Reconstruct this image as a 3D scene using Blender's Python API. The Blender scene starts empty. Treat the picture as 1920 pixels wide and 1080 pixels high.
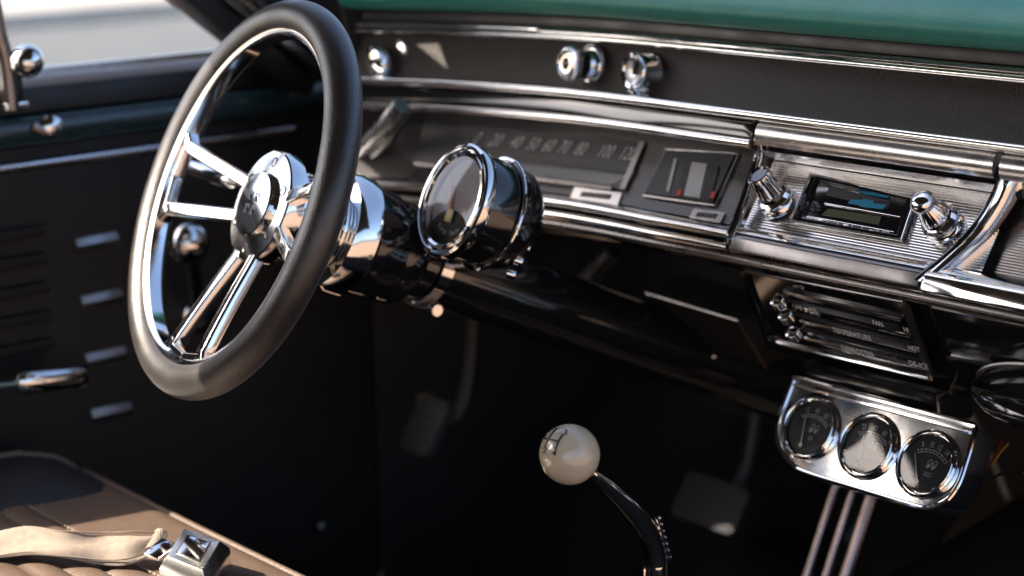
import bpy, bmesh, math, random
import numpy as np
from mathutils import Vector
random.seed(7)
sc = bpy.context.scene
R = math.radians
V = lambda *a: np.array(a if len(a) > 1 else a[0], dtype=float)
def nz(v): v = V(v); return v/np.linalg.norm(v)

# ------------------------------------------------------------------ camera
YAW, PITCH, ROLL, FPX = R(49), R(13.5), R(-1), 3500.0        # focal length in pixels of a 1920 px wide frame
cd = V(-math.sin(YAW)*math.cos(PITCH), math.cos(YAW)*math.cos(PITCH), -math.sin(PITCH))
cr0 = V(math.cos(YAW), math.sin(YAW), 0); cu0 = np.cross(cr0, cd)
cr = math.cos(ROLL)*cr0+math.sin(ROLL)*cu0; cu = -math.sin(ROLL)*cr0+math.cos(ROLL)*cu0
CAM = V(0.972, -0.862, 0.915)
cam = bpy.data.cameras.new('camera'); co = bpy.data.objects.new('camera', cam); sc.collection.objects.link(co)
from mathutils import Matrix
co.matrix_world = Matrix(((cr[0], cu[0], -cd[0], CAM[0]), (cr[1], cu[1], -cd[1], CAM[1]), (cr[2], cu[2], -cd[2], CAM[2]), (0, 0, 0, 1)))
cam.sensor_width = 36; cam.lens = 36*FPX/1920; cam.clip_start = .05; cam.clip_end = 3000
cam.dof.use_dof = True; cam.dof.focus_distance = 1.51; cam.dof.aperture_fstop = 3.2
sc.camera = co
# ------------------------------------------------------------------ sky, sun, exposure
SUN = nz((-.46, -.60, .66))                                   # towards the sun: over the driver's window
w = bpy.data.worlds.new('World'); sc.world = w; w.use_nodes = True
nt = w.node_tree; bg = nt.nodes['Background']; sky = nt.nodes.new('ShaderNodeTexSky')
sky.sky_type = 'NISHITA'; sky.sun_disc = False; sky.dust_density = 3; sky.ozone_density = .9; sky.air_density = .8
sky.sun_elevation = math.asin(SUN[2]); sky.sun_rotation = math.atan2(SUN[0], SUN[1])
nt.links.new(sky.outputs[0], bg.inputs[0]); bg.inputs[1].default_value = .15
sl = bpy.data.lights.new('sun', 'SUN'); so = bpy.data.objects.new('sun', sl); sc.collection.objects.link(so)
sl.energy = 5; sl.angle = R(.5); sl.color = (1, .87, .72)
so.rotation_euler = Vector(-SUN).to_track_quat('-Z', 'Y').to_euler(); so.location = (-2, -1, 4)
vs = sc.view_settings; vs.view_transform = 'Standard'; vs.look = 'None'; vs.gamma = 1; vs.use_curve_mapping = False
vs.exposure = 1.45
sc.cycles.use_denoising = True
sc.cycles.max_bounces = 8; sc.cycles.glossy_bounces = 5; sc.cycles.transparent_max_bounces = 12
sc.cycles.sample_clamp_indirect = 6

# ------------------------------------------------------------------ pixels to places (a pixel gives a ray, a surface gives the distance)
def ray(px, py): return nz(cd+(px-960)/FPX*cr-(py-540)/FPX*cu)
def PX(px, py, x): v = ray(px, py); return CAM+v*((x-CAM[0])/v[0])
def PY(px, py, y): v = ray(px, py); return CAM+v*((y-CAM[1])/v[1])
def PZ(px, py, z): v = ray(px, py); return CAM+v*((z-CAM[2])/v[2])
def PP(px, py, p, n): v = ray(px, py); return CAM+v*(((V(p)-CAM)@V(n))/(v@V(n)))

# ------------------------------------------------------------------ materials
def mat(name, col, rough=.5, metal=0, spec=.5, coat=0, bump=None, var=0, varscale=40, rvar=0, aniso=None, sheen=0, cramp=None):
    m = bpy.data.materials.new(name); m.use_nodes = True; t = m.node_tree; b = t.nodes['Principled BSDF']
    b.inputs['Base Color'].default_value = (*col, 1); b.inputs['Roughness'].default_value = rough
    b.inputs['Metallic'].default_value = metal; b.inputs['Specular IOR Level'].default_value = spec
    b.inputs['Coat Weight'].default_value = coat; b.inputs['Coat Roughness'].default_value = .06
    b.inputs['Sheen Weight'].default_value = sheen
    tc = t.nodes.new('ShaderNodeTexCoord')
    def noise(sc_, det=4):
        n = t.nodes.new('ShaderNodeTexNoise'); n.inputs['Scale'].default_value = sc_; n.inputs['Detail'].default_value = det
        t.links.new(tc.outputs['Object'], n.inputs['Vector']); return n
    if var:
        n = noise(varscale); mx = t.nodes.new('ShaderNodeMix'); mx.data_type = 'RGBA'
        mx.inputs[6].default_value = (*[c*(1-var) for c in col], 1); mx.inputs[7].default_value = (*[min(1, c*(1+var)) for c in col], 1)
        t.links.new(n.outputs['Fac'], mx.inputs[0]); t.links.new(mx.outputs[2], b.inputs['Base Color'])
    if rvar:
        n = noise(23, 6); mr = t.nodes.new('ShaderNodeMapRange')
        mr.inputs[1].default_value = .3; mr.inputs[2].default_value = .75
        mr.inputs[3].default_value = max(.02, rough-rvar); mr.inputs[4].default_value = rough+rvar
        t.links.new(n.outputs['Fac'], mr.inputs[0]); t.links.new(mr.outputs[0], b.inputs['Roughness'])
    if bump:
        kind, s, strength, dist = bump
        if kind == 'voronoi':
            x = t.nodes.new('ShaderNodeTexVoronoi'); x.inputs['Scale'].default_value = s; x.feature = 'DISTANCE_TO_EDGE'
            nn = noise(s*.6, 2); va = t.nodes.new('ShaderNodeVectorMath'); va.operation = 'MULTIPLY_ADD'
            va.inputs[1].default_value = (1.2/s,)*3
            t.links.new(nn.outputs['Color'], va.inputs[0]); t.links.new(tc.outputs['Object'], va.inputs[2]); t.links.new(va.outputs[0], x.inputs['Vector'])
            cl = t.nodes.new('ShaderNodeMapRange'); cl.inputs[1].default_value = 0; cl.inputs[2].default_value = .25
            t.links.new(x.outputs['Distance'], cl.inputs[0]); out = cl.outputs[0]
        elif kind == 'wave':
            x = t.nodes.new('ShaderNodeTexWave'); x.inputs['Scale'].default_value = s; x.inputs['Distortion'].default_value = 1.5
            x.bands_direction = 'DIAGONAL'
            t.links.new(tc.outputs['Object'], x.inputs['Vector']); out = x.outputs['Fac']
        else:
            out = noise(s, 5).outputs['Fac']
        bp = t.nodes.new('ShaderNodeBump'); bp.inputs['Strength'].default_value = strength; bp.inputs['Distance'].default_value = dist
        t.links.new(out, bp.inputs['Height']); t.links.new(bp.outputs[0], b.inputs['Normal'])
    return m
def glass_mat(name, tint=(1, 1, 1), ior=1.5):
    m = bpy.data.materials.new(name); m.use_nodes = True; t = m.node_tree
    for n in list(t.nodes):
        if n.type != 'OUTPUT_MATERIAL': t.nodes.remove(n)
    tr = t.nodes.new('ShaderNodeBsdfTransparent'); tr.inputs[0].default_value = (*tint, 1)
    g = t.nodes.new('ShaderNodeBsdfGlossy'); g.inputs['Roughness'].default_value = .015
    f = t.nodes.new('ShaderNodeFresnel'); f.inputs[0].default_value = ior
    mx = t.nodes.new('ShaderNodeMixShader')
    t.links.new(f.outputs[0], mx.inputs[0]); t.links.new(tr.outputs[0], mx.inputs[1]); t.links.new(g.outputs[0], mx.inputs[2])
    t.links.new(mx.outputs[0], t.nodes['Material Output'].inputs[0]); return m
def emit_mat(name, col, s):
    m = mat(name, col); b = m.node_tree.nodes['Principled BSDF']
    b.inputs['Emission Color'].default_value = (*col, 1); b.inputs['Emission Strength'].default_value = s; return m
M = dict(
    chrome=mat('chrome', (.82, .81, .80), .08, 1, rvar=.06, var=.06, varscale=60, bump=('noise', 9, .05, .004)),
    polish=mat('polished_aluminium', (.86, .86, .86), .10, 1, rvar=.05, bump=('noise', 40, .03, .001)),
    hood=mat('satin_chrome', (.70, .69, .70), .24, 1, rvar=.08, bump=('noise', 12, .06, .004)),
    hoodwarm=mat('dull_bright_trim', (.42, .40, .39), .42, 1, rvar=.1),
    satin=mat('satin_aluminium', (.62, .61, .62), .28, 1, rvar=.08),
    bright=mat('ribbed_bright_metal', (.90, .89, .89), .17, 1, rvar=.06),
    smoke=mat('smoked_metal', (.24, .225, .225), .3, 1, rvar=.08, var=.2),
    leather=mat('black_leather', (.020, .016, .014), .37, 0, 1.0, sheen=.12, bump=('voronoi', 520, .28, .0004), rvar=.10),
    seatshade=mat('black_seat_vinyl_shaded', (.020, .020, .022), .42, 0, .6, bump=('voronoi', 420, .3, .0005), rvar=.08),  # same black vinyl as the cushion, darker copy for the shaded bolster
    seatlit=mat('black_seat_vinyl_sunlit', (.135, .092, .068), .46, 0, .55, sheen=.0, bump=('voronoi', 420, .35, .0005), rvar=.08, var=.2),  # black vinyl, brown tone of sunlight put into the base colour
    padvinyl=mat('black_pad_vinyl_teal_sheen', (.025, .21, .17), .48, 0, .5, bump=('voronoi', 330, .22, .0004), rvar=.06, var=.15),  # black vinyl, teal windshield reflection put into the base colour
    wrinkle=mat('wrinkle_panel', (.020, .0145, .0122), .42, 0, .35, bump=('noise', 480, .8, .0012), var=.5, varscale=300),
    gloss=mat('gloss_black_paint', (.008, .008, .009), .12, 0, .5, coat=1, rvar=.05, bump=('noise', 5, .06, .006)),
    black=mat('black_plastic', (.014, .012, .0115), .42, 0, .45, rvar=.1),
    matte=mat('black_trim', (.015, .0125, .0115), .72, 0, .25, bump=('noise', 300, .3, .0005)),
    doorvinyl=mat('door_vinyl', (.013, .0112, .0105), .5, 0, .4, bump=('voronoi', 300, .4, .0005), rvar=.08),
    doorteal=mat('door_cap_paint', (.018, .042, .048), .25, 0, .5, coat=.6, rvar=.08),
    carpet=mat('black_carpet', (.014, .012, .011), .95, 0, .1, bump=('noise', 500, 1, .003)),
    rubber=mat('pedal_rubber', (.022, .022, .026), .62, 0, .3),
    ivory=mat('ivory_knob', (.62, .53, .38), .16, 0, .5, coat=1, var=.06, varscale=20),
    ink=mat('black_ink', (.01, .01, .012), .4),
    dial=mat('dial_black', (.020, .020, .021), .45),
    grey=mat('dial_sky_reflection', (.34, .32, .35), .5),  # grey is the sky reflection on the tachometer glass, painted on the dial
    print=mat('white_print', (.86, .86, .86), .55),
    dim=mat('grey_print', (.40, .40, .39), .55),
    orange=mat('needle_orange', (.75, .20, .09), .5),
    yellow=mat('pale_yellow_tab', (.78, .62, .26), .5),
    blue=mat('blue_emblem', (.0, .20, .34), .35),
    lcd=mat('display_glass', (.085, .088, .045), .25, coat=.5),
    red=mat('red_mark', (.5, .02, .015), .5),
    web=mat('belt_webbing', (.31, .25, .20), .7, 0, .4, bump=('wave', 330, .4, .0010), var=.35, varscale=160, sheen=.15),
    stitch=mat('stitching', (.30, .24, .19), .7),
    bronze=mat('pedal_trim', (.40, .30, .27), .35, 1, rvar=.1),
    headliner=mat('headliner', (.03, .03, .03), .9),
    wire_y=mat('wire_yellow', (.22, .14, .02), .4), wire_r=mat('wire_red', (.16, .015, .015), .4), wire_k=mat('wire_black', (.012, .012, .012), .4),
    warm_ground=mat('brown_reflection_ground', (.27, .18, .12), .9, bump=('noise', 40, .6, .01), var=.3, varscale=2),  # unseen ground, brown chosen to give the dash warm reflections
    asphalt=mat('asphalt', (.085, .095, .10), .9, bump=('noise', 60, .6, .01), var=.25, varscale=3),
    concrete=mat('concrete', (.42, .40, .37), .85, bump=('noise', 30, .4, .01), var=.15, varscale=2),
    redpaint=mat('red_car_paint', (.42, .03, .03), .2, coat=1),
    carglass=mat('dark_car_glass', (.02, .025, .03), .08, coat=1),
    tyre=mat('tyre_rubber', (.02, .02, .02), .8),
    glass=glass_mat('gauge_glass', ior=1.6),
)

# ------------------------------------------------------------------ mesh helpers
LOC = {}
class MB:
    def __init__(s): s.v = []; s.f = []
    def add(s, vs_, fs):
        o = len(s.v); s.v += [tuple(map(float, p)) for p in vs_]; s.f += [tuple(i+o for i in f) for f in fs]; return s
    def grid(s, rows, closed_u=False, closed_v=False):
        nu, nv = len(rows), len(rows[0]); fs = []
        for i in range(nu if closed_u else nu-1):
            for j in range(nv if closed_v else nv-1):
                a, b = (i+1) % nu, (j+1) % nv
                fs.append((i*nv+j, i*nv+b, a*nv+b, a*nv+j))
        return s.add([p for r_ in rows for p in r_], fs)
    def box(s, c, ex, ey, ez, sx, sy, sz):
        c = V(c); ex, ey, ez = V(ex)*sx/2, V(ey)*sy/2, V(ez)*sz/2
        P = [c+i*ex+j*ey+k*ez for i in (-1, 1) for j in (-1, 1) for k in (-1, 1)]
        return s.add(P, [(0, 1, 3, 2), (4, 6, 7, 5), (0, 4, 5, 1), (2, 3, 7, 6), (0, 2, 6, 4), (1, 5, 7, 3)])
    def tube(s, pts, r, seg=12, cap=True, closed=False, flat=None):
        pts = [V(p) for p in pts]; n = len(pts); rows = []
        rs = r if hasattr(r, '__len__') else [r]*n
        prev = None
        for i in range(n):
            a = pts[(i-1) % n] if (closed or i > 0) else pts[i]; b = pts[(i+1) % n] if (closed or i < n-1) else pts[i]
            t = nz(b-a)
            if prev is None: prev = nz(np.cross(t, (0, 0, 1) if abs(t[2]) < .9 else (1, 0, 0)))
            x = nz(prev-t*(prev@t)); prev = x; y = np.cross(t, x)
            rows.append([pts[i]+rs[i]*(math.cos(q)*x+math.sin(q)*y) for q in [2*math.pi*k/seg for k in range(seg)]])
        o = len(s.v); s.grid(rows, closed, True)
        if cap and not closed:
            s.f.append(tuple(o+k for k in range(seg))[::-1]); s.f.append(tuple(o+(n-1)*seg+k for k in range(seg)))
        return s
    def lathe(s, prof, o, ax, seg=48, mod=None):
        o, ax = V(o), nz(ax); x = nz(np.cross(ax, (0, 0, 1) if abs(ax[2]) < .9 else (1, 0, 0))); y = np.cross(ax, x); rows = []
        for (r_, h) in prof:
            row = []
            for k in range(seg):
                q = 2*math.pi*k/seg; rr = max(r_, 1e-5)*(mod(q, r_, h) if mod else 1)
                row.append(o+ax*h+rr*(math.cos(q)*x+math.sin(q)*y))
            rows.append(row)
        return s.grid(rows, False, True)
    def prism(s, poly, o, ex, ey, ez, z0, z1):
        o, ex, ey, ez = V(o), V(ex), V(ey), V(ez); n = len(poly)
        P = [o+x*ex+y*ey+z0*ez for x, y in poly]+[o+x*ex+y*ey+z1*ez for x, y in poly]
        fs = [tuple(range(n))[::-1], tuple(range(n, 2*n))]+[(i, (i+1) % n, n+(i+1) % n, n+i) for i in range(n)]
        return s.add(P, fs)
    def ringprism(s, outer, inner, o, ex, ey, ez, z0, z1):
        o, ex, ey, ez = V(o), V(ex), V(ey), V(ez); n = len(outer); f = lambda p, z: o+p[0]*ex+p[1]*ey+z*ez
        rows = [[f(outer[i], z0), f(outer[i], z1), f(inner[i], z1), f(inner[i], z0)] for i in range(n)]
        return s.grid(rows, True, True)
    def sweepx(s, prof, xs, off=lambda x: 0, closed=False):
        rows = [[(x, y+off(x), z) for y, z in prof] for x in xs]
        o = len(s.v); s.grid(rows, False, closed)
        if closed:
            n = len(prof); s.f.append(tuple(o+k for k in range(n))[::-1]); s.f.append(tuple(o+(len(xs)-1)*n+k for k in range(n)))
        return s
    def mesh(s, name, m, L=(0, 0, 0), bevel=0, smooth=35, subdiv=0):
        me = bpy.data.meshes.new(name); L = V(L)
        me.from_pydata([tuple(V(p)-L) for p in s.v], [], s.f)
        bm = bmesh.new(); bm.from_mesh(me)
        bmesh.ops.remove_doubles(bm, verts=bm.verts, dist=1e-6)
        bmesh.ops.recalc_face_normals(bm, faces=bm.faces)
        if bevel:
            ed = [e for e in bm.edges if len(e.link_faces) == 2 and e.calc_face_angle(0) > R(35)]
            bmesh.ops.bevel(bm, geom=ed, offset=bevel, segments=2, affect='EDGES', clamp_overlap=True, profile=.6)
        bm.to_mesh(me); bm.free()
        me.materials.append(m)
        me.shade_smooth(); me.set_sharp_from_angle(angle=R(smooth))
        return me
    def build(s, name, m, parent=None, bevel=0, smooth=35, label=None):
        L = LOC.get(parent.name, V(0, 0, 0)) if parent else V(0, 0, 0)
        o = bpy.data.objects.new(name, s.mesh(name, M[m] if isinstance(m, str) else m, L, bevel, smooth)); sc.collection.objects.link(o)
        if parent: o.parent = parent; LOC[o.name] = L
        if label: o['label'] = label
        return o
def thing(name, label, cat, loc, group=None):
    o = bpy.data.objects.new(name, None); sc.collection.objects.link(o); o.location = tuple(map(float, loc)); o.empty_display_size = .03
    o['label'] = label; o['category'] = cat
    if group: o['group'] = group
    LOC[o.name] = V(loc); return o
def struct(o): o['kind'] = 'structure'; return o
def fontmesh(txt, size, sx=1.0, bold=0):
    c = bpy.data.curves.new('t', 'FONT'); c.body = txt; c.size = size; c.align_x = 'CENTER'; c.align_y = 'CENTER'; c.resolution_u = 3; c.extrude = 0; c.offset = bold
    o = bpy.data.objects.new('t', c); sc.collection.objects.link(o)
    dg = bpy.context.evaluated_depsgraph_get(); me = o.evaluated_get(dg).to_mesh()
    vs_ = [(v.co.x*sx, v.co.y) for v in me.vertices]; fs = [tuple(p.vertices) for p in me.polygons]
    o.evaluated_get(dg).to_mesh_clear(); bpy.data.objects.remove(o); bpy.data.curves.remove(c)
    return vs_, fs
def text(mb, txt, size, o, ex, ey, sx=1.0, rot=0, shear=0):
    v_, f_ = fontmesh(txt, size, sx); o, ex, ey = V(o), V(ex), V(ey); c, s_ = math.cos(rot), math.sin(rot); P = []
    for x, y in v_:
        x += shear*y
        x, y = c*x-s_*y, s_*x+c*y; P.append(o+x*ex+y*ey)
    return mb.add(P, f_)
def rrect(w_, h_, r_, n=6):
    P = []
    for cx, cy, a0 in ((w_/2-r_, h_/2-r_, 0), (-w_/2+r_, h_/2-r_, 90), (-w_/2+r_, -h_/2+r_, 180), (w_/2-r_, -h_/2+r_, 270)):
        for k in range(n+1):
            q = R(a0+90*k/n); P.append((cx+r_*math.cos(q), cy+r_*math.sin(q)))
    return P
def circ(r_, n=48): return [(r_*math.cos(2*math.pi*k/n), r_*math.sin(2*math.pi*k/n)) for k in range(n)]
def spline(P, n=8):
    P = [V(p) for p in P]; out = []
    for i in range(len(P)-1):
        p0, p1, p2, p3 = P[max(i-1, 0)], P[i], P[i+1], P[min(i+2, len(P)-1)]
        for k in range(n):
            t = k/n; out.append(.5*((2*p1)+(-p0+p2)*t+(2*p0-5*p1+4*p2-p3)*t*t+(-p0+3*p1-3*p2+p3)*t**3))
    return out+[P[-1]]
def arcprof(c, r_, a0, a1, n=8): return [(c[0]+r_*math.cos(R(a0+(a1-a0)*k/n)), c[1]+r_*math.sin(R(a0+(a1-a0)*k/n))) for k in range(n+1)]
lin = lambda a, b, n: [a+(b-a)*k/(n-1) for k in range(n)]
XA, YA, ZA = V(1, 0, 0), V(0, 1, 0), V(0, 0, 1)

# ================================================================== THE SETTING
GZ = -.38
g = struct(MB().add([(-160, -160, GZ), (160, -160, GZ), (160, 160, GZ), (-160, 160, GZ)], [(0, 1, 2, 3)]).build('ground', 'warm_ground'))
struct(MB().box((-9.9, 2, GZ-.02), XA, YA, ZA, 4.6, 120, .05).build('road', 'asphalt', bevel=.01))
struct(MB().box((-13.6, 2, GZ+.06), XA, YA, ZA, 3.4, 120, .13).build('pavement', 'concrete', bevel=.015))
# car shell: floor, tunnel, firewall, kick panel, roof, pillar, sill
struct(MB().sweepx([(-1.5, .0), (-.6, .0), (.35, -.01), (.55, .02), (.80, .22)], [-.74, -.16]).sweepx([(-1.5, .0), (-.6, .0), (.35, -.01), (.55, .02), (.80, .22)], [.16, .8]).build('floor_carpet', 'carpet'))
tun = [(-.17, -.02), (-.15, .08), (-.11, .14), (-.05, .17), (.05, .17), (.11, .14), (.15, .08), (.17, -.02)]
struct(MB().grid([[(x, y, z*(1+max(0, y-.2)*.9)) for x, z in tun] for y in lin(-1.5, .85, 14)]).build('transmission_tunnel', 'carpet'))
struct(MB().box((0, .86, .42), XA, YA, ZA, 1.56, .03, .75).build('firewall', 'matte'))
kp = struct(MB().box((-.735, .62, .33), XA, YA, ZA, .03, .45, .80).build('kick_panel', 'doorvinyl', bevel=.006))
for p in ((424, 108), (650, 523), (603, 988), (545, 156)):  # screw heads added to give small blurred highlights
    q = PX(*p, -.716) if p[1] > 300 else PX(*p, -.712)
    MB().lathe([(0, .004), (.003, .0036), (.0052, .002), (.006, 0)], q, XA, 16).build('screw', 'smoke', kp)
shading_roof = [(-.66, 1.02), (-.64, 1.07), (-.5, 1.115), (-.2, 1.135), (.2, 1.135), (.5, 1.115), (.64, 1.07), (.66, 1.02)]
rf = lambda x, t: -1.6+(1.78-.02*abs(x/.66)**7)*t
shading_roof = [(x_, z_) for x_, z_ in [tuple(p) for p in spline([V(*p) for p in shading_roof], 4)]]
struct(MB().grid([[(x, rf(x, t), z-.075*t*t) for x, z in shading_roof] for t in lin(0, 1, 8)]+[[(x, rf(x, t), z-.075*t*t+.018) for x, z in shading_roof] for t in lin(1, 0, 8)], True).build('shading_roof', 'headliner'))  # unseen roof, front run forward and dropped to keep sun off the dash
struct(MB().box((0, -1.62, .55), XA, YA, ZA, 1.4, .06, 1.15).build('dark_reflection_wall', 'headliner'))  # unseen dark wall added for the chrome to reflect
# driver side pillar, in line with its slant in the picture
pa, pb = PX(325, -12, -.70), PX(560, 172, -.70)
pd = nz(pa-pb); top = pa+pd*.50
pil = thing('windshield_pillar', 'slanted black windshield pillar with bright trim strips, seen behind the wheel top', 'pillar', pb)
pn = nz(np.cross(pd, XA))
if pn[1] < 0: pn = -pn
MB().box((pb+top)/2+pn*.006, XA, pn, pd, .05, .020, np.linalg.norm(top-pb)).build('post', 'black', pil, .004)
MB().box((pb+top)/2+pn*.0245+XA*.008, XA, pn, pd, .05, .012, np.linalg.norm(top-pb)).build('trim_strip', 'smoke', pil, .003)
MB().box((pb+top)/2+pn*.078, XA, pn, pd, .06, .074, np.linalg.norm(top-pb)).build('inner_garnish', 'black', pil, .006)
MB().box((pb+top)/2+pn*.038+XA*.014, XA, pn, pd, .05, .006, np.linalg.norm(top-pb)).build('trim_strip', 'smoke', pil, .002)

# ================================================================== DASHBOARD
D = lambda x: -.95*(x+.25)**2 if x < -.25 else 0.0
XS = lin(-.575, -.25, 20)+lin(-.22, .70, 18)
dash = thing('dashboard', 'long black dashboard with chrome strips running behind the steering wheel', 'dashboard', (0, .36, .56))
pad = [(.86, .80), (.60, .806), (.47, .806), (.42, .803), (.392, .797), (.372, .787), (.360, .775), (.356, .764), (.362, .755), (.375, .750), (.41, .747)]
MB().sweepx([tuple(p) for p in spline([V(*p) for p in pad], 4)], XS, D).build('crash_pad', 'padvinyl', dash, smooth=80, label='grained black vinyl crash pad with painted-in teal reflection')
MB().sweepx([(.42, .749), (.385, .749), (.383, .738), (.42, .738)], XS, D, True).build('pad_channel', 'black', dash, .001)
MB().sweepx([(.40, .737)]+arcprof((.3815, .7345), .0028, 90, 270, 5)+[(.380, .7305)]+arcprof((.3795, .7285), .003, 110, 270, 6)+[(.40, .7255)], XS, D, True).build('upper_chrome_strip', 'chrome', dash)
MB().sweepx([(.386, .7255), (.366, .684)], XS, D).build('switch_panel', 'wrinkle', dash, label='brown black grained switch panel')
MB().sweepx([(.40, .684), (.366, .6845)]+arcprof((.3465, .6805), .0042, 80, 270, 8)+[(.352, .6758), (.40, .675)], XS, D, True).build('middle_chrome_lip', 'chrome', dash)
XC = [x for x in XS if x < -.11]+[-.0985]
MB().sweepx([(.40, .6750), (.352, .6750), (.347, .6605), (.40, .6600)], XC, D, True).build('cluster_hood', 'gloss', dash, .0008)
MB().sweepx([(.395, .6600)]+arcprof((.346, .6555), .0044, 100, 260, 8)+[(.372, .6505), (.395, .6505)], XC, D, True).build('cluster_hood_bead', 'chrome', dash)
# cluster face (ribbed grey plate)
FT, FB = V(.374, .651), V(.333, .584)
fy, fz = nz(FB-FT), None
def face(t, out=0):                                # along the face from top (0) to bottom (1), out towards the cabin
    p = FT+(FB-FT)*t; n = V(-(FT-FB)[1], (FT-FB)[0]); n = n/np.linalg.norm(n); n = n if n[0] < 0 else -n
    return tuple(p+n*out)
fn3 = nz((0, face(0, 1)[0]-face(0)[0], face(0, 1)[1]-face(0)[1])); fup = nz((0, (FT-FB)[0], (FT-FB)[1]))
rib = []
for k in range(34):
    t = k/34; rib += [face(t, 0), face(t+.018, .0005), face(t+.0265, 0)]
MB().sweepx(rib, XC, D).build('cluster_plate', mat('cluster_metal', (.12, .115, .118), .32, 1, rvar=.06), dash, smooth=20, label='finely ribbed grey instrument cluster plate')
fc0 = V(0, *FT)
def PF(px, py, out=0): return PP(px, py, fc0+fn3*out, fn3)
def PFc(px, py, out=0):
    p = PF(px, py, out)
    for _ in range(6): p = PP(px, py, fc0+fn3*out+V(0, D(p[0]), 0), fn3)
    return p
def facequad(name, px, m, parent, out0, out1, bev=.0006):
    # four corners (top left, top right, bottom right, bottom left) laid on the bowed cluster face
    q = [V(*p) for p in px]; nu, nv = 14, 3; rows_ = []
    for o_ in (out0, out1):
        g_ = []
        for i in range(nu+1):
            u_ = i/nu; a_, b_ = q[0]*(1-u_)+q[1]*u_, q[3]*(1-u_)+q[2]*u_
            g_.append([PFc(*(a_*(1-j/nv)+b_*j/nv))+fn3*o_ for j in range(nv+1)])
        rows_.append(g_)
    mb = MB().grid(rows_[0]).grid(rows_[1])
    for line in ([r_[0] for r_ in rows_[0]], [r_[0] for r_ in rows_[1]]), ([r_[-1] for r_ in rows_[0]], [r_[-1] for r_ in rows_[1]]), (rows_[0][0], rows_[1][0]), (rows_[0][-1], rows_[1][-1]):
        mb.grid(list(line))
    return mb.build(name, m, parent, 0, 30)
spd = facequad('speedometer_window', [(800, 225), (1206, 268), (1168, 356), (780, 306)], 'dial', dash, .0008, .0022)
facequad('window_frame', [(1203, 268), (1213, 269), (1176, 357), (1165, 357)], 'smoke', spd, .0012, .0036)
facequad('window_frame', [(780, 306), (1150, 353), (1150, 359), (780, 312)], 'smoke', spd, .0012, .0034)
facequad('speed_band', [(845, 283), (1195, 321), (1192, 329), (845, 290)], 'black', spd, .0022, .0034)
facequad('lower_dial', [(845, 291), (1190, 331), (1172, 350), (830, 309)], mat('lower_dial_grey', (.10, .10, .105), .5), spd, .0022, .0028)
TP = lambda t_: PFc(900+t_*290, 263+t_*30)
for k, s_ in enumerate(('0', '20', '40', '50', '60', '70', '80', '100', '120')):
    tt = (0, .12, .25, .36, .46, .56, .67, .83, .97)[k]
    text(MB(), s_, .019, TP(tt)+fn3*.0036, nz(TP(tt+.05)-TP(tt-.05)), fup, .66, shear=.3).build('speed_numeral', 'dim', spd)
tk = MB()
for k in range(40):
    u_ = k/39; q0 = V(880+300*u_, 297+33*u_); q1 = V(985+105*(u_-.35)*2.0, 352+10*u_)
    p0, p1 = PFc(*(q0*.9+q1*.1))+fn3*.0032, PFc(*(q0*.40+q1*.60))+fn3*.0032; dv = p1-p0
    tk.box((p0+p1)/2, nz(dv), nz(np.cross(fn3, dv)), fn3, np.linalg.norm(dv), .0012, .0004)
tk.build('speed_ticks', 'dim', spd)
fg = facequad('fuel_gauge_window', [(1250, 283), (1380, 291), (1338, 381), (1212, 363)], 'dial', dash, .0008, .002)
for a, b in (((1248, 280), (1384, 288)), ((1384, 288), (1340, 385)), ((1340, 385), (1206, 366)), ((1206, 366), (1248, 280))):
    MB().tube([PFc(*a, .002), PFc(*b, .002)], .0010, 8).build('window_frame', 'smoke', fg)
facequad('fuel_dial', [(1302, 307), (1330, 310), (1316, 374), (1287, 370)], 'dim', fg, .002, .004)
facequad('dial_slot', [(1290, 306), (1302, 307), (1287, 370), (1274, 368)], 'black', fg, .002, .0032)
facequad('dial_slot', [(1331, 311), (1352, 314), (1336, 378), (1317, 375)], 'black', fg, .002, .0032)
facequad('red_mark', [(1276, 358), (1283, 359), (1280, 370), (1273, 369)], 'red', fg, .0032, .0040)
facequad('red_mark', [(1340, 362), (1346, 363), (1343, 375), (1336, 374)], 'red', fg, .0032, .0040)
facequad('needle', [(1268, 300), (1273, 300), (1258, 362), (1253, 361)], 'dim', fg, .002, .0034)
for q in ([(1080, 352), (1168, 364), (1160, 386), (1072, 372)], [(1303, 392), (1362, 401), (1352, 420), (1295, 410)]):
    b_ = facequad('label_slot', q, 'satin', dash, .0006, .0022)
    c_ = np.mean(q, 0); facequad('slot_opening', [tuple(c_+(V(*p)-c_)*V(.62, .42)) for p in q], 'dial', b_, .0022, .0030)
# lower chrome lips
MB().sweepx([(.36, .5835)]+arcprof((.3205, .5790), .0036, 110, 260, 8)+[(.36, .5750)], XC, D, True).build('cluster_lower_bead', 'chrome', dash)
XL = [x for x in XS if x < .30]+[.32]
MB().sweepx([(.37, .5745), (.331, .5745), (.331, .5700), (.37, .5695)], XL, D, True).build('lip_groove', 'gloss', dash)
MB().sweepx([(.37, .5693)]+arcprof((.326, .5650), .0046, 105, 255, 8)+[(.37, .5600)], XL, D, True).build('lower_chrome_lip', 'chrome', dash)
MB().sweepx([(.37, .5598)]+arcprof((.333, .5545), .0052, 100, 265, 8)+[(.37, .5490)], XL, D, True).build('lower_chrome_lip', 'smoke', dash)
XD = [-.128]+[x for x in XS if x > -.12]
MB().sweepx([tuple(p) for p in spline([V(.372, .549), V(.367, .541), V(.374, .534), V(.40, .531), V(.55, .533)], 5)], [x for x in XS if x < -.13]+[-.129], D).build('lower_edge', 'gloss', dash, smooth=80)
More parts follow.
